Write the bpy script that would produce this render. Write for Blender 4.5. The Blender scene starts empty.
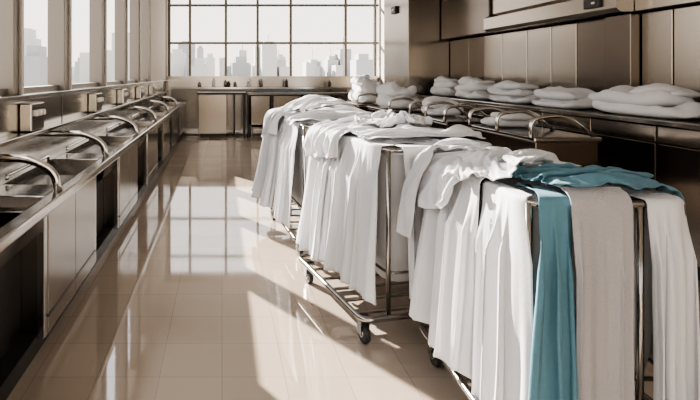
import bpy, math, random, time
from mathutils import Vector, noise, Matrix
random.seed(4)
S = bpy.context.scene
COL = S.collection
S.view_settings.view_transform='AgX'
S.view_settings.look='AgX - Medium High Contrast'
S.view_settings.exposure=0.5

# ---------------------------------------------------------------- materials
def mat(name, col, rough=0.5, metal=0.0, var=0.0, scale=(1,1,1), nscale=6.0, bump=0.0, sheen=0.0, spec=0.5, rvar=0.0):
    m = bpy.data.materials.new(name); m.use_nodes = True
    nt = m.node_tree; b = nt.nodes['Principled BSDF']
    b.inputs['Base Color'].default_value = (*col, 1)
    b.inputs['Roughness'].default_value = rough
    b.inputs['Metallic'].default_value = metal
    b.inputs['Specular IOR Level'].default_value = spec
    if sheen: b.inputs['Sheen Weight'].default_value = sheen
    if var or bump or rvar:
        tc = nt.nodes.new('ShaderNodeTexCoord'); mp = nt.nodes.new('ShaderNodeMapping')
        mp.inputs['Scale'].default_value = scale
        nz = nt.nodes.new('ShaderNodeTexNoise'); nz.inputs['Scale'].default_value = nscale
        nz.inputs['Detail'].default_value = 4
        nt.links.new(tc.outputs['Object'], mp.inputs[0]); nt.links.new(mp.outputs[0], nz.inputs[0])
        if var:
            r = nt.nodes.new('ShaderNodeMix'); r.data_type = 'RGBA'
            r.inputs[6].default_value = (*[c*(1-var) for c in col], 1)
            r.inputs[7].default_value = (*[min(1, c*(1+var)) for c in col], 1)
            nt.links.new(nz.outputs[0], r.inputs[0]); nt.links.new(r.outputs[2], b.inputs['Base Color'])
        if rvar:
            mr = nt.nodes.new('ShaderNodeMapRange')
            mr.inputs[3].default_value = rough-rvar; mr.inputs[4].default_value = rough+rvar
            nt.links.new(nz.outputs[0], mr.inputs[0]); nt.links.new(mr.outputs[0], b.inputs['Roughness'])
        if bump:
            bp = nt.nodes.new('ShaderNodeBump'); bp.inputs['Strength'].default_value = bump
            bp.inputs['Distance'].default_value = 0.01
            nt.links.new(nz.outputs[0], bp.inputs['Height']); nt.links.new(bp.outputs[0], b.inputs['Normal'])
    return m

M_STEEL = mat('brushed_steel', (.42,.40,.37), .2, 1.0, .03, (1,1,60), 3)
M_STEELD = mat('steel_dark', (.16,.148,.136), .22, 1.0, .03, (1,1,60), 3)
M_STEELT = mat('steel_top', (.42,.408,.39), .14, 1.0, .03, (40,1,1), 3)
M_PANEL = mat('panel_steel', (.39,.355,.315), .2, 1.0, .03, (60,60,.6), 2)
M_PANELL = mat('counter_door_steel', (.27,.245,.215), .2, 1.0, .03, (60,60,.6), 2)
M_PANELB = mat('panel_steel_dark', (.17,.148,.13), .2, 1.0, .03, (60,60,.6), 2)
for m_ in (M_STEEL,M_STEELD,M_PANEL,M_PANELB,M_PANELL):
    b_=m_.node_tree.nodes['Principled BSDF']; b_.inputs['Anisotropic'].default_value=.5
M_CHROME = mat('chrome', (.62,.605,.58), .12, 1.0)
M_TUBE = mat('cart_tube_steel', (.36,.345,.325), .2, 1.0)
M_DARK = mat('dark_recess', (.025,.022,.02), .45, .2)
M_BLACK = mat('black_plastic', (.012,.012,.013), .4)
M_RUB = mat('rubber', (.02,.02,.02), .6)
M_WHITEP = mat('white_plastic', (.75,.73,.7), .4)
M_WALL = mat('painted_wall', (.56,.505,.44), .7, 0, .04)
M_FRAME = mat('window_frame_metal', (.20,.178,.156), .4, .5)
M_FRAMEL = mat('window_frame_light', (.40,.37,.335), .4, .4)
M_CEIL = mat('ceiling_paint', (.54,.51,.47), .8)
M_LINEN = mat('white_linen', (.64,.65,.672), .85, 0, .02, (1,1,1), 60, .08, sheen=.1, spec=.2)
M_LINEN2 = mat('offwhite_linen', (.55,.553,.565), .9, 0, .03, (1,1,1), 50, .15, sheen=.1, spec=.2)
M_TOWEL = mat('grey_towel', (.40,.392,.40), .95, 0, .06, (1,1,1), 240, .5, sheen=.2, spec=.1)
M_TEAL = mat('teal_linen', (.10,.215,.27), .8, 0, .08, (1,1,1), 40, .15, sheen=.1, spec=.2)
M_BLUE = mat('blue_trim', (.1,.17,.22), .4)
M_CITY = [mat('city_haze_%d'%i, c, .9, 0, .05, (1,1,1), .05) for i,c in enumerate([(.44,.44,.44),(.34,.35,.36),(.52,.51,.49)])]

def floor_mat():
    m = bpy.data.materials.new('polished_floor_tile'); m.use_nodes = True
    nt = m.node_tree; b = nt.nodes['Principled BSDF']
    tc = nt.nodes.new('ShaderNodeTexCoord')
    br = nt.nodes.new('ShaderNodeTexBrick'); br.offset = 0.0; br.squash = 1.0
    br.inputs['Scale'].default_value = 1.0
    br.inputs['Brick Width'].default_value = .33; br.inputs['Row Height'].default_value = .33
    br.inputs['Mortar Size'].default_value = .0022; br.inputs['Mortar Smooth'].default_value = .3
    br.inputs['Color1'].default_value = (.43,.352,.285,1); br.inputs['Color2'].default_value = (.385,.315,.254,1)
    br.inputs['Mortar'].default_value = (.27,.22,.175,1)
    nt.links.new(tc.outputs['Object'], br.inputs['Vector'])
    nt.links.new(br.outputs['Color'], b.inputs['Base Color'])
    nz = nt.nodes.new('ShaderNodeTexNoise'); nz.inputs['Scale'].default_value = 1.6; nz.inputs['Detail'].default_value=5
    nt.links.new(tc.outputs['Object'], nz.inputs[0])
    mr = nt.nodes.new('ShaderNodeMapRange'); mr.inputs[3].default_value=.02; mr.inputs[4].default_value=.07
    nt.links.new(nz.outputs[0], mr.inputs[0]); nt.links.new(mr.outputs[0], b.inputs['Roughness'])
    bp = nt.nodes.new('ShaderNodeBump'); bp.inputs['Strength'].default_value=.12; bp.inputs['Distance'].default_value=.002; bp.invert=True
    nt.links.new(br.outputs['Fac'], bp.inputs['Height']); nt.links.new(bp.outputs[0], b.inputs['Normal'])
    b.inputs['IOR'].default_value = 2.8
    return m
M_FLOOR = floor_mat()

# ---------------------------------------------------------------- helpers
def empty(name, loc=(0,0,0), rz=0):
    e = bpy.data.objects.new(name, None); COL.objects.link(e)
    e.location = loc; e.rotation_euler = (0,0,rz); e.empty_display_size=.1
    return e
def mk(name, verts, faces, m, parent=None, smooth=False):
    me = bpy.data.meshes.new(name); me.from_pydata([tuple(v) for v in verts], [], faces); me.update()
    if smooth:
        for p in me.polygons: p.use_smooth = True
    me.materials.append(m)
    o = bpy.data.objects.new(name, me); COL.objects.link(o)
    if parent: o.parent = parent
    return o
def multibox(name, boxes, m, parent=None, bevel=0.0):
    V=[];F=[]
    for (x0,x1,y0,y1,z0,z1) in boxes:
        k=len(V)
        V+=[(x,y,z) for z in (z0,z1) for y in (y0,y1) for x in (x0,x1)]
        F+=[tuple(k+i for i in f) for f in [(0,2,3,1),(4,5,7,6),(0,1,5,4),(2,6,7,3),(0,4,6,2),(1,3,7,5)]]
    o=mk(name,V,F,m,parent)
    if bevel:
        md=o.modifiers.new('bevel','BEVEL'); md.width=bevel; md.segments=2
    return o
def box(name, x0,x1,y0,y1,z0,z1, m, parent=None, bevel=0.0):
    return multibox(name,[(x0,x1,y0,y1,z0,z1)],m,parent,bevel)
def fillet(pts, r, n=5, closed=False):
    pts=[Vector(p) for p in pts]; out=[]; N=len(pts)
    for i in range(N):
        if not closed and i in (0,N-1): out.append(pts[i]); continue
        a=pts[(i-1)%N]; b=pts[i]; c=pts[(i+1)%N]
        d1=(a-b); d2=(c-b); rr=min(r,d1.length*.49,d2.length*.49)
        p0=b+d1.normalized()*rr; p2=b+d2.normalized()*rr
        for k in range(n+1):
            t=k/n; out.append(p0*(1-t)**2+b*2*t*(1-t)+p2*t*t)
    return out
def tube(name, pts, r, m, parent=None, closed=False, sides=10, flat=1.0):
    pts=[Vector(p) for p in pts]; N=len(pts); V=[];F=[]
    up=None
    for i,p in enumerate(pts):
        if closed: t=(pts[(i+1)%N]-pts[(i-1)%N]).normalized()
        else: t=(pts[min(i+1,N-1)]-pts[max(i-1,0)]).normalized()
        if up is None:
            up=Vector((0,0,1)) if abs(t.z)<.9 else Vector((0,1,0))
        up=(up-t*up.dot(t)).normalized(); s=t.cross(up)
        for k in range(sides):
            a=2*math.pi*k/sides; V.append(p+up*math.cos(a)*r+s*math.sin(a)*r*flat)
    rng=N if closed else N-1
    for i in range(rng):
        for k in range(sides):
            a=i*sides+k; b=i*sides+(k+1)%sides; j=(i+1)%N
            F.append((a,b,j*sides+(k+1)%sides,j*sides+k))
    if not closed:
        F.append(tuple(range(sides))[::-1]); F.append(tuple((N-1)*sides+k for k in range(sides)))
    return mk(name,V,F,m,parent,True)
def cyl(name, c, axis, r, h, m, parent=None, sides=24):
    a=Vector(axis).normalized(); c=Vector(c)
    o=tube(name,[c-a*h/2,c+a*h/2],r,m,parent,sides=sides)
    for p in o.data.polygons:
        if len(p.vertices)>4: p.use_smooth=False
    md=o.modifiers.new('b','BEVEL'); md.width=min(r,h)*.15; md.segments=2; md.limit_method='ANGLE'
    return o

# ---------------------------------------------------------------- carts
R=.014
def rim_path(w,l,rad,n=8):
    segs=[]; hw,hl=w/2,l/2
    def line(a,b,nrm): segs.append(('l',Vector(a),Vector(b),Vector(nrm),(Vector(b)-Vector(a)).length))
    def arc(c,a0): segs.append(('a',Vector(c),a0,None,rad*math.pi/2))
    line((-hw+rad,-hl),(hw-rad,-hl),(0,-1)); arc((hw-rad,-hl+rad),-math.pi/2)
    line((hw,-hl+rad),(hw,hl-rad),(1,0)); arc((hw-rad,hl-rad),0)
    line((hw-rad,hl),(-hw+rad,hl),(0,1)); arc((-hw+rad,hl-rad),math.pi/2)
    line((-hw,hl-rad),(-hw,-hl+rad),(-1,0)); arc((-hw+rad,-hl+rad),math.pi)
    T=sum(s[4] for s in segs)
    def f(s):
        s%=T
        for g in segs:
            if s<=g[4]+1e-9:
                if g[0]=='l': return g[1].lerp(g[2],s/g[4]),g[3]
                a=g[2]+s/rad; n=Vector((math.cos(a),math.sin(a))); return g[1]+n*rad,n
            s-=g[4]
        return segs[0][1],segs[0][3]
    return f,T
def heapf(w,l,z,H,seed,rough=1.0):
    def h(x,y):
        a=max(0,1-abs(2*x/w)**3.5); b=max(0,1-abs(2*y/l)**5)
        base=(a*b)**.7
        n=noise.noise(Vector((x*2.2+seed,y*1.6,seed*.7)))
        q=Vector((x*2.0+seed+.5*n,y*4.5+1.2*n,seed))
        r=1-abs(noise.noise(q))*2.2
        r2=1-abs(noise.noise(q*2.3+Vector((5,2,1))))*2.
        tilt=.7+.6*(y/l+.5)
        return z-.03+base*(H*tilt*(.8+.5*n)+rough*(.045*r+.02*r2))
    return h
def make_cart(name,flx,fly,rz,w,l,z,H,seed,outl=.06,rough=1.0):
    c=Matrix.Rotation(rz,2)@Vector((w/2,l/2))
    e=empty(name,(flx+c.x,fly+c.y,0),rz)
    rad=.07
    hw,hl=w/2,l/2
    def rect(hw,hl,z): return fillet([(-hw,-hl,z),(hw,-hl,z),(hw,hl,z),(-hw,hl,z)],rad,6,True)
    tube('rim',rect(hw,hl,z),R,M_TUBE,e,True,12)
    tube('base_frame',rect(hw+outl,hl+.0,.17),.018,M_TUBE,e,True,12)
    tube('mid_frame',rect(hw-.02,hl-.02,.42),.009,M_TUBE,e,True,8)
    for i,(sx,sy) in enumerate([(-1,-1),(1,-1),(1,1),(-1,1)]):
        tube('post_%d'%i,[(sx*(hw-.012),sy*(hl-.012),z),(sx*(hw-.012),sy*(hl-.012),.17)],R,M_TUBE,e,sides=12)
        x=sx*(hw+outl-.05); y=sy*(hl-.09)
        multibox('caster_plate_%d'%i,[(x-.035,x+.035,y-.045,y+.045,.145,.158)],M_TUBE,e)
        multibox('caster_fork_%d'%i,[(x-.028,x-.022,y-.03,y+.02,.05,.15),(x+.022,x+.028,y-.03,y+.02,.05,.15)],M_TUBE,e)
        cyl('caster_wheel_%d'%i,(x,y-.015,.056),(1,0,0),.055,.034,M_RUB,e,28)
        cyl('caster_hub_%d'%i,(x,y-.015,.056),(1,0,0),.025,.046,M_TUBE,e,16)
    multibox('base_slats',[(-hw-outl,hw+outl,y-.012,y+.012,.16,.172) for y in [(-hl+.1+j*(l-.2)/5) for j in range(6)]],M_TUBE,e)
    V=[];F=[];n=48;f,T=rim_path(w-.06,l-.06,.06)
    for j,(zz,k) in enumerate([(z-.01,1),(z-.3,.97),(.5,.93),(.33,.86)]):
        for i in range(n):
            p,nn=f(T*i/n); V.append((p.x*k+nn.x*.01*math.sin(i*2.1),p.y*k,zz))
    for j in range(3):
        for i in range(n): F.append((j*n+i,j*n+(i+1)%n,(j+1)*n+(i+1)%n,(j+1)*n+i))
    F.append(tuple(3*n+i for i in range(n)))
    mk('liner_bag',V,F,M_LINEN2,e,True)
    h=heapf(w-.05,l-.05,z,H,seed,rough)
    return e,h,(w,l,z)
def heap(name,e,h,dim,m=None):
    m=m or M_LINEN
    w,l,z=dim; nx,ny=90,150; V=[];F=[]
    w-=.04;l-=.04
    for j in range(ny+1):
        for i in range(nx+1):
            x=-w/2+w*i/nx; y=-l/2+l*j/ny
            V.append((x,y,h(x,y)))
    for j in range(ny):
        for i in range(nx):
            a=j*(nx+1)+i; F.append((a,a+1,a+nx+2,a+nx+1))
    return mk(name,V,F,m,e,True)
def drape(name,e,h,dim,s0,s1,L,inn,folds,amp,seed,m,off=.0,flare=.0,hemv=.05,slant=0,taper=0.0,top_lift=.015,rad=.07):
    w,l,z=dim; f,T=rim_path(w,l,rad)
    nu=max(24,int(abs(s1-s0)*190)); V=[];F=[]
    ins=24; arcn=6; dn=44
    cols=[]
    for i in range(nu+1):
        u=i/nu; s=s0+(s1-s0)*u
        wob=noise.noise(Vector((u*3.1,seed*1.7,0)))
        ph=2*math.pi*folds*(u+.20*wob+.06*noise.noise(Vector((u*7,seed,3))))
        Lh=L*(1+hemv*noise.noise(Vector((u*3.+seed,1.3,seed)))+ slant*(u-.5))
        innh=inn*(1+.25*noise.noise(Vector((u*2.+seed,7.3,seed))))
        fa=1+.7*noise.noise(Vector((u*5.,seed,9.)))
        col=[]
        for k in range(-ins,arcn+dn+1):
            if k<0:
                t=-k/ins; d=t*innh
                p,n=f(s); P=p-n*d
                ff=math.sin(ph)+.4*math.sin(2.3*ph+seed)
                tl=Vector((-n.y,n.x))
                P=P+tl*(-.25*(u-.5)*t*abs(s1-s0)*taper)
                rimz=z+R+.006+off*.7
                b=min(1,t/.15)
                zz=max(h(P.x,P.y),z-.02)+top_lift+ .22*amp*ff*(.3+.7*math.sin(math.pi*min(1,t*1.1)))
                zz=rimz*(1-b)+max(zz,rimz)*b
                if t>.9: zz-= (t-.9)*.15
                col.append((P.x,P.y,zz+off*.5))
            elif k<arcn:
                a=k/arcn*math.pi/2; p,n=f(s); rr=R+.006+off
                P=p+n*math.sin(a)*rr; col.append((P.x,P.y,z+math.cos(a)*rr))
            else:
                v=(k-arcn)/dn; dz=v*Lh
                g=min(1,v*4)**1.2*(.6+.4*v)*fa
                ph2=ph+ 1.0*noise.noise(Vector((u*4,v*1.2,seed+4)))*v
                s_=math.sin(ph2); F1=1.0*s_+.55*math.sin(.47*ph2+seed*1.3)+.32*math.sin(2.3*ph2+seed)+.12*math.sin(4.1*ph2+2*seed+3*v)
                F1+=.5*noise.noise(Vector((u*folds*.8,v*1.6,seed)))
                lat=1.05*amp*math.cos(ph2*1.0+.6)*g + .02*noise.noise(Vector((v*2,seed,u*2)))*v
                ss=s+lat+ (u-.5)*(-taper)*v*abs(s1-s0)
                p,n=f(ss)
                o=R+.006+off+amp*1.35*g+F1*amp*g+flare*v**1.3
                o=max(o,R+.004+off*.8)
                P=p+n*o; col.append((P.x,P.y,z-dz+.004*math.sin(ph)))
        cols.append(col)
    m_=len(cols[0])
    for c in cols: V+=c
    for i in range(nu):
        for k in range(m_-1):
            a=i*m_+k; F.append((a,a+1,a+m_+1,a+m_))
    o=mk(name,V,F,m,e,True)
    sd=o.modifiers.new('thick','SOLIDIFY'); sd.thickness=.004; sd.offset=0
    return o
def peri(w,l,rad=.07):
    a=w-2*rad; c=rad*math.pi/2; b=l-2*rad
    return dict(front=(0,a),right=(a+c,a+c+b),back=(a+2*c+b,2*a+2*c+b),left=(2*a+3*c+b,2*a+3*c+2*b))
def follow(name,c): return empty(name,c.location[:],c.rotation_euler[2])

# cloth simulation of loose sheets dropped on the load (result is frozen to a plain mesh)
def sim_sheet(name,e,h,dim,cx,cy,sx,sy,rot,seed,m,frames=44,out=.07,extra=(),res=.02,pl=.10,amp=.024,shrink=-.05):
    """sheet spans sx (across) by sy (pleated extent along), accordion-pleated along its second axis"""
    t0=time.time()
    w,l,z=dim
    nx,ny=30,44; V=[];F=[]; W=w/2+out; L=l/2+out
    for j in range(ny+1):
        for i in range(nx+1):
            x=-W+2*W*i/nx; y=-L+2*L*j/ny
            inside=abs(x)<w/2-.03 and abs(y)<l/2-.03
            zz=max(h(x,y),z+.01)+.03 if inside else z+.025
            if i in (0,nx) or j in (0,ny): zz=z-.02
            V.append((x,y,zz))
    for j in range(ny):
        for i in range(nx):
            a=j*(nx+1)+i; F.append((a,a+1,a+nx+2,a+nx+1))
    ring=[i for i in range(nx+1)]+[j*(nx+1)+nx for j in range(1,ny+1)]+[ny*(nx+1)+i for i in range(nx-1,-1,-1)]+[j*(nx+1) for j in range(ny-1,0,-1)]
    k=len(V)
    for r in ring: V.append((V[r][0],V[r][1],z-.8))
    n=len(ring)
    for i in range(n): F.append((ring[i],k+i,k+(i+1)%n,ring[(i+1)%n]))
    col=mk('tmp_collider',V,F,m)
    cols=[col]
    for o in extra:
        c=o.copy(); c.data=o.data.copy(); c.parent=None; c.matrix_world=Matrix(); 
        COL.objects.link(c); c.modifiers.clear(); cols.append(c)
    for c in cols:
        md=c.modifiers.new('col','COLLISION'); c.collision.thickness_outer=.008; c.collision.cloth_friction=25
    ratio=1+(2*math.pi*amp/pl)**2/4
    a=max(8,int(sx/res)); b=max(8,int(sy*ratio/res)); V=[];F=[]
    cr,sr=math.cos(rot),math.sin(rot)
    top=z+max(h(cx+dx,cy+dy)-z for dx in (-.15,0,.15) for dy in (-.15,0,.15))+.06+amp*1.5
    top=max(top,z+.08+amp*1.5)
    if extra: top+=.05
    for j in range(b+1):
        for i in range(a+1):
            x=-sx/2+sx*i/a; y=-sy/2+sy*j/b
            nn=noise.noise(Vector((x*2.5+seed,y*3,seed)))
            n2=noise.noise(Vector((x*6+seed,y*6,seed+8)))
            ph=2*math.pi*y/pl+seed+2.5*nn
            V.append((cx+cr*x-sr*(y+.3*amp*math.sin(2*ph)),cy+sr*x+cr*(y+.04*nn),top+amp*(1+.5*n2)*math.sin(ph)+.02*n2))
    for j in range(b):
        for i in range(a):
            q=j*(a+1)+i; F.append((q,q+1,q+a+2,q+a+1))
    cl=mk('tmp_cloth',V,F,m)
    md=cl.modifiers.new('cloth','CLOTH'); st=md.settings
    st.quality=6; st.mass=.25; st.tension_stiffness=12; st.compression_stiffness=10; st.shear_stiffness=4; st.bending_stiffness=.12
    st.air_damping=3; st.shrink_min=shrink; st.shrink_max=shrink
    cs=md.collision_settings; cs.collision_quality=3; cs.distance_min=.008; cs.use_self_collision=True; cs.self_distance_min=.006; cs.self_friction=15
    md.point_cache.frame_start=1; md.point_cache.frame_end=frames+2
    S.frame_start=1; S.frame_end=frames+2
    for f in range(1,frames+1): S.frame_set(f)
    dg=bpy.context.evaluated_depsgraph_get()
    ev=cl.evaluated_get(dg); me=bpy.data.meshes.new_from_object(ev)
    vv=[v.co.copy() for v in me.vertices]; ff=[tuple(p.vertices) for p in me.polygons]
    bpy.data.objects.remove(cl,do_unlink=True)
    for c in cols: bpy.data.objects.remove(c,do_unlink=True)
    S.frame_set(1)
    o=mk(name,vv,ff,m,e,True)
    sb=o.modifiers.new('smooth','SUBSURF'); sb.levels=1; sb.render_levels=1
    sd=o.modifiers.new('thick','SOLIDIFY'); sd.thickness=.004; sd.offset=0
    zs=[v.z for v in vv]
    print('SIM',name,len(vv),'z',round(min(zs),2),round(max(zs),2),'t',round(time.time()-t0,2))
    return o

# --- cart A (nearest)
w,l=.60,.92
ca,ha,da=make_cart('laundry_cart',1.18,1.93,math.radians(-1.5),w,l,1.1,.01,3.,.08,.5)
tube('centre_post',[(.125,-l/2+.002,1.1),(.125,-l/2+.002,.17)],R,M_TUBE,ca)
pa=follow('white_linen_pile',ca)
heap('heap',pa,ha,da)
P=peri(w,l); Lf=P['left']
drape('sheet_left_rear',pa,ha,da,Lf[0]-.3,Lf[0]+.36,.78,.30,6.5,.032,1.1,M_LINEN,.0,.04)
drape('sheet_left_mid',pa,ha,da,Lf[0]+.26,Lf[0]+.56,.86,.20,3,.030,2.7,M_LINEN,.025,.03)
drape('sheet_left_front',pa,ha,da,Lf[0]+.54,Lf[1]+.05,.94,.05,4,.023,5.2,M_LINEN,.0,.01)
drape('sheet_front_right',pa,ha,da,.365,.56,.88,.1,3,.022,9.9,M_LINEN,.0,.0)
drape('sheet_right',pa,ha,da,.58,1.25,.7,.1,9,.022,10.9,M_LINEN)
te=follow('teal_sheet',ca)
drape('teal_hanging',te,ha,da,-.03,.075,1.02,.20,2.6,.020,12.1,M_TEAL,.012,.01,taper=-.35,top_lift=.02)
tw=follow('grey_towel',ca)
tow=drape('towel',tw,ha,da,.06,.285,1.0,.11,1.6,.016,15.5,M_TOWEL,.035,.0,hemv=.01,top_lift=.045)
tp=follow('white_sheet_bundle',ca)
s2=sim_sheet('bundle_1',tp,ha,da,-.14,.17,.80,.32,.12,5.3,M_LINEN,44,pl=.09,amp=.030)
s1=sim_sheet('teal_top',te,ha,da,.06,-.20,.62,.40,.12,3.3,M_TEAL,40,out=.03,pl=.08,amp=.024,extra=[s2,tow],res=.017)
sim_sheet('bundle_2',tp,ha,da,-.24,.36,.75,.22,-.1,8.3,M_LINEN2,44,extra=[s1,s2],pl=.08,amp=.028)
sim_sheet('bundle_3',tp,ha,da,-.16,-.02,.46,.34,.35,9.7,M_LINEN,40,extra=[s1,s2],pl=.08,amp=.026,res=.017)

# --- cart B (middle)
w,l=.72,1.05
cb,hb,db=make_cart('laundry_cart',.97,2.93,math.radians(12),w,l,1.15,.03,7.,.16,.7)
pb=follow('white_linen_pile',cb)
heap('heap',pb,hb,db)
P=peri(w,l); Lf=P['left']
drape('sheet_left_rear',pb,hb,db,Lf[0]-.4,Lf[0]+.42,.87,.3,7.5,.036,21.1,M_LINEN,.0,.08)
drape('sheet_left_front',pb,hb,db,Lf[0]+.36,Lf[1]+.02,.89,.3,6,.032,22.4,M_LINEN,.0,.04)
drape('sheet_front',pb,hb,db,.02,.62,.87,.3,7,.026,23.9,M_LINEN,.0,.0)
drape('sheet_right',pb,hb,db,.64,1.5,.8,.2,8,.02,24.9,M_LINEN)
s1=sim_sheet('loose_sheet_1',pb,hb,db,-.12,.22,.95,.46,.1,25.3,M_LINEN,44,pl=.10,amp=.034)
s2=sim_sheet('loose_sheet_2',pb,hb,db,.02,-.22,.80,.32,-.15,27.3,M_LINEN,44,extra=[s1],pl=.09,amp=.034)
sim_sheet('loose_sheet_3',pb,hb,db,.0,.08,.5,.4,.5,28.3,M_LINEN,40,extra=[s1,s2],pl=.08,amp=.028)
# --- cart C (far)
w,l=.75,1.3
cc,hc,dc=make_cart('laundry_cart',.70,4.30,math.radians(6),w,l,1.15,.10,12.,.06,.8)
pc=follow('white_linen_pile',cc)
heap('heap',pc,hc,dc)
P=peri(w,l); Lf=P['left']
drape('sheet_left_rear',pc,hc,dc,Lf[0]-.4,Lf[0]+.6,.85,.3,9,.040,31.1,M_LINEN,.0,.12)
drape('sheet_left_front',pc,hc,dc,Lf[0]+.55,Lf[1]-.02,.89,.3,6,.034,32.4,M_LINEN,.0,.05)
drape('sheet_front',pc,hc,dc,.02,.62,.84,.3,8,.02,33.9,M_LINEN)
drape('sheet_right',pc,hc,dc,.62,1.7,.8,.2,9,.02,34.9,M_LINEN)
s1=sim_sheet('loose_sheet_1',pc,hc,dc,-.12,.28,1.0,.5,.1,35.3,M_LINEN,44,pl=.12,amp=.038,res=.024)
s2=sim_sheet('loose_sheet_2',pc,hc,dc,-.02,-.36,.85,.36,-.1,37.3,M_LINEN,44,pl=.12,amp=.036,res=.024)
sim_sheet('loose_sheet_3',pc,hc,dc,.0,.1,.6,.5,.4,38.3,M_LINEN,40,extra=[s1,s2],pl=.10,amp=.03,res=.024)

# ---------------------------------------------------------------- room shell
X0,X1,Y0,Y1,ZC=-1.6,4.4,-3.0,14.0,4.2
mk('floor',[(X0-.2,Y0-.2,0),(X1+.2,Y0-.2,0),(X1+.2,Y1+.2,0),(X0-.2,Y1+.2,0)],[(0,1,2,3)],M_FLOOR)
box('ceiling',X0-.2,X1+.2,Y0-.2,Y1+.2,ZC,ZC+.15,M_CEIL)
wl=empty('wall_left')
box('lower',X0-.2,X0,Y0,Y1,0,1.40,M_WALL,wl)
box('header',X0-.2,X0,Y0,Y1,3.95,ZC,M_WALL,wl)
box('far_pier',X0-.2,X0+.05,10.9,Y1,1.40,3.95,M_WALL,wl)
box('rear_pier',X0-.2,X0,Y0,Y0+.5,1.40,3.95,M_WALL,wl)
box('trim_left',X0-.22,X0+.09,Y0,Y1,1.40,1.44,M_STEEL,None,.006)
wf=empty('window_1')
posts=[(-1.2,.12),(.3,.12),(1.7,.12),(3.0,.3),(3.82,.1),(5.05,.14),(6.62,.14),(8.15,.12),(9.45,.12),(10.75,.14)]
multibox('mullions',[(X0-.14,X0+.03,y-w/2,y+w/2,1.44,3.95) for y,w in posts],M_FRAME,wf,.006)
multibox('mullion_lips',[(X0-.05,X0+.05,y+w/2,y+w/2+.045,1.44,3.95) for y,w in posts[:-1]],M_FRAMEL,wf)
multibox('transoms',[(X0-.1,X0-.02,Y0+.5,10.9,1.44,1.49)],M_FRAME,wf)
wb=empty('wall_back')
box('lower',X0-.2,X1+.2,Y1,Y1+.2,0,1.50,M_STEEL,wb)
box('header',X0-.2,X1+.2,Y1,Y1+.2,4.02,ZC,M_WALL,wb)
box('corner_pier',X0-.2,X0+.08,Y1-.25,Y1+.2,1.50,4.02,M_WALL,wb)
box('trim_back',X0,X1,Y1-.1,Y1+.02,1.50,1.54,M_STEEL)
wf=empty('window_2')
xs=[-1.48,-.9,.11,1.0,1.93,3.47,4.3]
mb=[(x-.035,x+.035,Y1+.02,Y1+.12,1.54,4.02) for x in xs]
mb+=[(X0,X1,Y1+.03,Y1+.11,z-.03,z+.03) for z in (2.47,3.53)]
multibox('mullions',mb,M_FRAME,wf)
box('wall_right',X1,X1+.2,Y0,Y1,0,ZC,M_WALL)
wr=empty('wall_rear')  # unseen wall behind the camera; its openings are added to let in fill light
box('lower',X0-.2,X1+.2,Y0-.2,Y0,0,1.4,M_WALL,wr)
box('header',X0-.2,X1+.2,Y0-.2,Y0,3.6,ZC,M_WALL,wr)
multibox('piers',[(x-w,x+w,Y0-.2,Y0,1.4,3.6) for x,w in ((X0,.3),(.4,.3),(2.4,.3),(X1,.3))],M_WALL,wr)

# ---------------------------------------------------------------- city
random.seed(11)
city=empty('city_skyline')
def tower(x,y,w,d,h,m,i):
    bs=[(x-w/2,x+w/2,y,y+d,-80,h)]
    if random.random()<.5: bs.append((x-w*.3,x+w*.3,y+d*.2,y+d*.8,h,h+random.uniform(1,4)))
    if random.random()<.4: bs.append((x-.25,x+.25,y+d*.5,y+d*.5+.5,h,h+random.uniform(4,9)))
    multibox('tower_%d'%i,bs,m,city)
i=0
for k in range(64):
    px=random.uniform(120,430); D=random.uniform(230,420)
    X=(px-222)/500*D; h=1.6+random.choice([6,8,10,12,14,20,26])*D/500*random.uniform(.7,1.5)
    tower(X,D,random.uniform(4,10),12,h,random.choice(M_CITY),i); i+=1
for k in range(100):
    px=random.uniform(-900,125); D=random.uniform(150,330)
    X=(px-222)/500*D; h=1.6+random.choice([6,10,14,18,26,32])*D/500*random.uniform(.7,1.4)
    tower(X,D,random.uniform(4,9),12,h,random.choice(M_CITY),i); i+=1
mk('city_ground',[(-900,30,-70),(900,30,-70),(900,900,-70),(-900,900,-70)],[(0,1,2,3)],M_CITY[0])

# ---------------------------------------------------------------- left sink counter
lc=empty('sink_counter')
CX=-1.0; CZ=.87; CB=X0+.005; CY0,CY1=-1.0,13.4
arch=[.6,1.85,3.15,4.45,6.05,7.8,9.6,11.4]
box('front_lip',CX-.06,CX+.03,CY0,CY1,CZ-.06,CZ,M_STEELT,lc,.012)
box('back_strip',CB,-1.46,CY0,CY1,CZ-.06,CZ,M_STEELT,lc)
multibox('dividers',[(-1.46,CX-.06,a-.16,a+.16,CZ-.06,CZ) for a in arch]+[(-1.46,CX-.06,CY0,.0,CZ-.06,CZ),(-1.46,CX-.06,12.8,CY1,CZ-.06,CZ)],M_STEELT,lc,.01)
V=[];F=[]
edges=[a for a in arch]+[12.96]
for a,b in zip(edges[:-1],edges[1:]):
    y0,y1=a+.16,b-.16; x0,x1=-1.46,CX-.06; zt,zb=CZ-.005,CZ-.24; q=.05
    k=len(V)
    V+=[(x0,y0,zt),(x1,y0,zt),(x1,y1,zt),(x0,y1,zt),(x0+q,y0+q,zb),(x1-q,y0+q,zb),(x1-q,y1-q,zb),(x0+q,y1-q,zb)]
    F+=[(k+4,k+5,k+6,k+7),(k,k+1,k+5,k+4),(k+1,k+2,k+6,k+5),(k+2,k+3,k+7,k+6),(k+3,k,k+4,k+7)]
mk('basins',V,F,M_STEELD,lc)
fr=[];rec=[];pan=[]
recs=[(.1,1.0),(1.9,2.88),(3.95,4.88),(5.9,6.75),(7.8,8.6),(9.6,10.4),(11.4,12.2)]
box('carcass_back',-1.5,-1.45,CY0,CY1,.1,CZ-.26,M_DARK,lc)
prev=CY0
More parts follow.
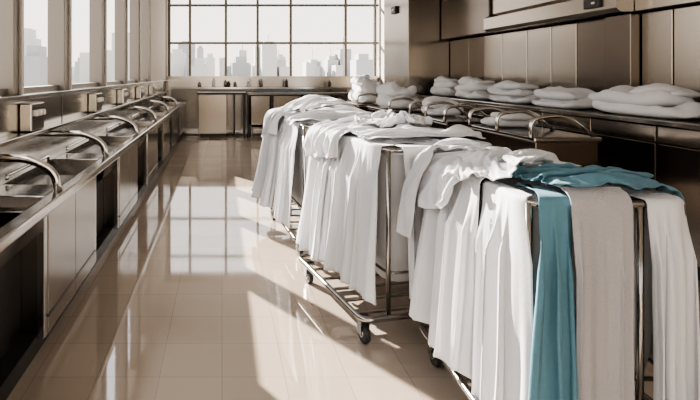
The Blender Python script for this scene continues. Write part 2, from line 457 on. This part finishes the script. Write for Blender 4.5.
for (a,b) in recs+[(CY1,CY1)]:
    if a>prev:
        n=max(1,round((a-prev)/.55)); w=(a-prev)/n
        for j in range(n):
            pan.append((-1.44,CX,prev+j*w+.004,prev+(j+1)*w-.004,.1,CZ-.065))
    if b>a:
        rec.append((-1.44,CX-.16,a,b,.1,CZ-.28))
        fr.append((CX-.05,CX-.005,a,a+.05,.1,CZ-.065)); fr.append((CX-.05,CX-.005,b-.05,b,.1,CZ-.065))
    prev=b
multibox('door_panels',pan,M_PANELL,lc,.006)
multibox('recesses',rec,M_DARK,lc)
multibox('recess_frames',fr,M_STEEL,lc,.004)
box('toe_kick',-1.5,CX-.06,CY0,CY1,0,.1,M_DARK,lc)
multibox('kick_rails',[(CX-.01,CX+.006,p[2],p[3],.20,.215) for p in pan],M_STEELD,lc)
for i,a in enumerate(arch):
    p=fillet([(-1.03,a,CZ-.01),(-1.06,a,CZ+.12),(-1.22,a,CZ+.2),(-1.58,a,CZ+.2)],.12,6)
    tube('arch_%d'%i,p,.018,M_CHROME,lc,sides=12,flat=1.5)
    tube('rear_rim_%d'%i,fillet([(-1.44,a+.2,CZ+.02),(-1.44,a+.2,CZ+.05),(-1.44,a+1.0,CZ+.05),(-1.44,a+1.0,CZ+.0)],.04,4),.012,M_CHROME,lc)
box('backsplash',X0+.002,X0+.03,CY0,CY1,CZ,1.398,M_STEEL,lc)
box('ledge',X0+.03,-1.45,CY0,CY1,1.12,1.15,M_STEELT,lc,.005)
multibox('splash_seams',[(X0+.03,X0+.034,y,y+.012,1.15,1.39) for y in [1.0,2.4,3.4,4.9,6.4,7.9,9.4,10.9]],M_DARK,lc)
for i,y in enumerate([2.0,4.0,6.0,7.6,9.2,10.8]):
    e=empty('control_box',(-1.53,y,1.152))
    box('housing',-.035,.06,-.14,.14,0,.22,M_STEEL,e,.01)
    for j in (-.08,.0,.08):
        cyl('knob',(.072,j,.14),(1,0,0),.024,.03,M_WHITEP,e,16)
# ---------------------------------------------------------------- back counters
bc=empty('back_cabinet')
box('body',-.6,.12,12.7,13.4,.08,1.08,M_PANELL,bc,.008)
box('plinth',-.56,.1,12.75,13.4,0,.08,M_DARK,bc)
box('top',-.64,.62,12.65,13.45,1.08,1.13,M_BLACK,bc,.008)
multibox('legs',[(.54,.6,12.7,12.76,0,1.08),(.3,.34,12.9,12.94,0,1.08)],M_BLACK,bc)
multibox('inner_panel',[(.14,.5,13.3,13.35,.1,1.05)],M_STEELD,bc)
bt=empty('back_worktable')
box('top',.66,3.35,12.65,13.45,1.06,1.12,M_STEELD,bt,.01)
multibox('drawers',[(.68,1.22,12.7,13.4,.3,1.05),(1.3,2.0,12.75,13.4,.6,1.05),(2.1,2.9,12.7,13.4,.45,1.05)],M_PANELL,bt,.01)
multibox('legs',[(x,x+.06,y,y+.06,0,1.06) for x in (.68,1.25,2.1,2.84,3.25) for y in (12.7,13.3)],M_BLACK,bt)
multibox('under_shelf',[(.68,3.3,12.8,13.35,.2,.24)],M_STEELD,bt)
box('rail',.9,2.4,13.4,13.44,1.12,1.16,M_BLUE,bt)
sh=empty('back_shelf_unit')
box('top',-1.45,3.5,13.6,13.85,1.2,1.24,M_STEELT,sh)
multibox('legs',[(x,x+.05,13.65,13.7,0,1.2) for x in (-1.4,-.3,.8,1.9,3.0)],M_STEELD,sh)
multibox('panels',[(-1.4,3.45,13.75,13.8,.1,1.2)],M_STEELD,sh)
random.seed(3)
for k in range(10):
    x=random.uniform(-.9,3.3); e=empty('soap_bottle',(x,13.7,1.242))
    h=random.uniform(.1,.2)
    cyl('body',(0,0,h/2),(0,0,1),.045,h,random.choice([M_WHITEP,M_STEELD,M_BLACK]),e,14)
    cyl('cap',(0,0,h+.02),(0,0,1),.018,.04,M_BLACK,e,10)

# ---------------------------------------------------------------- right side
rc=empty('right_counter')
RX=3.64; RZ=1.22
box('top',RX-.04,X1-.01,-1.0,12.2,RZ-.05,RZ,M_STEELT,rc,.01)
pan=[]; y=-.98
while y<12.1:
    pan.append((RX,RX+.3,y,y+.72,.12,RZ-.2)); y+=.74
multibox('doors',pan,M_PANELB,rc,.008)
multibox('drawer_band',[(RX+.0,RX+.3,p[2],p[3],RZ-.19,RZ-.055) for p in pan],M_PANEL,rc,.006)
box('plinth',RX+.05,X1-.05,-1,12.2,0,.12,M_DARK,rc)
lk=empty('locker_wall')
LX=4.15
cuts=[9.1,8.4,7.9,7.4,6.8,6.3,5.85,5.3,4.95,4.6,4.1,3.6,3.1,2.6,2.1,1.6,1.1]
for i in range(len(cuts)-1):
    a,b=cuts[i],cuts[i+1]
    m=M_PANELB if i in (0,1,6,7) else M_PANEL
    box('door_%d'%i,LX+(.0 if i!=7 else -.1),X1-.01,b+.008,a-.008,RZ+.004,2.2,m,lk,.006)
box('gap_backing',LX+.03,X1-.012,1.1,9.1,RZ+.004,2.2,M_DARK,lk)
def hood(name,y0,y1,xf,zb,m):
    pr=[(X1-.01,zb),(xf+.05,zb),(xf,zb+.04),(xf-.0,zb+.2),(xf+.12,zb+.27),(xf+.12,ZC-.02),(X1-.01,ZC-.02)]
    n=len(pr)
    V=[(x,y0,z) for x,z in pr]+[(x,y1,z) for x,z in pr]
    F=[(i,i+n,(i+1)%n+n,(i+1)%n) for i in range(n)]+[tuple(range(n)),tuple(range(n,2*n))[::-1]]
    return mk(name,V,F,m)
hood('extractor_hood',4.95,7.45,3.9,2.22,M_PANEL)
uc=empty('upper_cabinet')
multibox('doors',[(4.08,X1-.01,y+.006,y+.694,2.22,ZC-.02) for y in [4.95-.7*(k+1) for k in range(6)]],M_PANEL,uc,.006)
box('far_door',3.98,X1-.01,7.47,9.08,2.22,ZC-.02,M_PANELB,uc,.01)
box('tall_cabinet',3.4,X1-.01,9.12,10.5,RZ+.004,ZC-.02,M_PANELL,None,.01)
e=empty('wall_clock_display',(3.9,5.25,2.34))
box('case',-.03,0,-.11,.11,-.05,.05,M_BLACK,e,.008)
box('button',-.04,-.03,-.06,-.02,-.01,.01,M_WHITEP,e)
e=empty('wall_sensor',(3.4,9.8,2.85))
box('case',-.05,0,-.12,.12,-.07,.07,M_BLACK,e,.01)
box('lens',-.06,-.05,-.04,.04,-.02,.02,M_WHITEP,e)

def slab_stack(name, cx,cy,z,wx,wy,hs,seed,m=None,rot=0):
    m=m or M_LINEN
    e=empty(name,(cx,cy,z+.002),rot); zz=0
    for j,h in enumerate(hs):
        nu,nv=64,16; V=[];F=[]
        sx=wx*(1-.10*j)+.03*math.sin(seed+j); sy=wy*(1-.14*j)
        ox=.02*math.sin(seed*3+j*2); oy=.06*math.sin(seed*5+j*3.)
        for b in range(nv+1):
            phi=-math.pi/2+math.pi*b/nv
            for a in range(nu):
                t=2*math.pi*a/nu
                c,s=math.cos(t),math.sin(t); ce=max(0,math.cos(phi))**.5
                px=math.copysign(abs(c)**.5,c)*sx/2*ce; py=math.copysign(abs(s)**.5,s)*sy/2*ce
                pz=zz+h/2+math.copysign(abs(math.sin(phi))**.9,math.sin(phi))*h/2
                n=noise.noise(Vector((px*4+seed,py*4,j*3.)))
                n2=1-2*abs(noise.noise(Vector((px*7+seed+n,py*5,j*3.+9))))
                up=max(0,math.sin(phi)*.5+.5)
                pz+= (n*h*.8+n2*h*.3)*up
                V.append((px*(1+.12*n)+ox,py*(1+.10*n+.04*n2)+oy,max(pz,.001)))
        for b in range(nv):
            for a in range(nu):
                F.append((b*nu+a,b*nu+(a+1)%nu,(b+1)*nu+(a+1)%nu,(b+1)*nu+a))
        F.append(tuple(range(nu))[::-1]); F.append(tuple(nv*nu+a for a in range(nu)))
        mk('fold_%d'%j,V,F,m,e,True); zz+=h*.85
    return e
slab_stack('folded_linen_stack',3.86,4.55,RZ,.44,1.0,[.10,.10,.08],1)
slab_stack('folded_linen_stack',3.86,5.65,RZ,.42,.75,[.10,.10],2)
slab_stack('folded_linen_stack',3.86,6.6,RZ,.43,.8,[.10,.10,.08],5)
slab_stack('folded_linen_stack',3.86,7.6,RZ,.43,.85,[.12,.12,.08],7)
slab_stack('folded_linen_stack',3.85,8.5,RZ,.4,.75,[.14,.12,.08],9)
slab_stack('folded_linen_stack',3.82,3.35,RZ,.43,.8,[.1,.11],12)
for k,(yy,xx) in enumerate([(5.0,3.05),(6.5,2.95),(8.2,2.85),(9.8,2.8)]):
    e=empty('linen_bench',(xx,yy,0))
    box('top',-.3,.3,-.6,.6,1.0,1.04,M_STEELT,e,.01)
    box('apron',-.28,.28,-.58,.58,.62,1.0,M_PANELB,e,.01)
    multibox('legs',[(x,x+.05,y,y+.05,0,.62) for x in (-.28,.23) for y in (-.58,.53)],M_TUBE,e)
    for y in ((-.55,.0,.55) if k<2 else (-.57,)):
        tube('rail_hoop',fillet([(-.3,y,1.03),(-.3,y,1.2),(.0,y,1.24),(.28,y,1.03)],.12),.018,M_CHROME,e)
slab_stack('folded_linen_stack',2.97,6.78,1.04,.46,.44,[.11,.1],31)
slab_stack('folded_linen_stack',3.07,5.28,1.04,.46,.42,[.09,.07],33)
slab_stack('folded_linen_stack',2.85,8.2,1.04,.5,1.0,[.2,.16],21)
slab_stack('folded_linen_stack',2.8,9.8,1.04,.5,1.0,[.2,.2,.14],23)

# ---------------------------------------------------------------- light
wd=bpy.data.worlds.new('sky'); S.world=wd; wd.use_nodes=True
nt=wd.node_tree; bg=nt.nodes['Background']
tc=nt.nodes.new('ShaderNodeTexCoord'); sx=nt.nodes.new('ShaderNodeSeparateXYZ'); cr=nt.nodes.new('ShaderNodeValToRGB')
nt.links.new(tc.outputs['Generated'],sx.inputs[0]); nt.links.new(sx.outputs['Z'],cr.inputs[0]); nt.links.new(cr.outputs[0],bg.inputs[0])
cr.color_ramp.elements[0].position=0.0; cr.color_ramp.elements[0].color=(1,.895,.78,1)
cr.color_ramp.elements[1].position=.5; cr.color_ramp.elements[1].color=(.93,.94,.97,1)
bg.inputs[1].default_value=1.9
sl=bpy.data.lights.new('sun','SUN'); sl.energy=22; sl.angle=.010; sl.color=(1,.91,.80)
so=bpy.data.objects.new('sun',sl); COL.objects.link(so)
so.rotation_euler=Vector((-.50,.74,.42)).to_track_quat('Z','Y').to_euler()
so.location=(-5,8,6)

# ---------------------------------------------------------------- camera
cd=bpy.data.cameras.new('camera'); cam=bpy.data.objects.new('camera',cd); COL.objects.link(cam)
cam.location=(0,0,1.6); cam.rotation_euler=(math.radians(90),0,0)
cd.sensor_width=36; cd.lens=500/700*36
cd.shift_x=(350-222)/700; cd.shift_y=-(200-74)/700
cd.clip_end=2000; cd.clip_start=.05
S.camera=cam
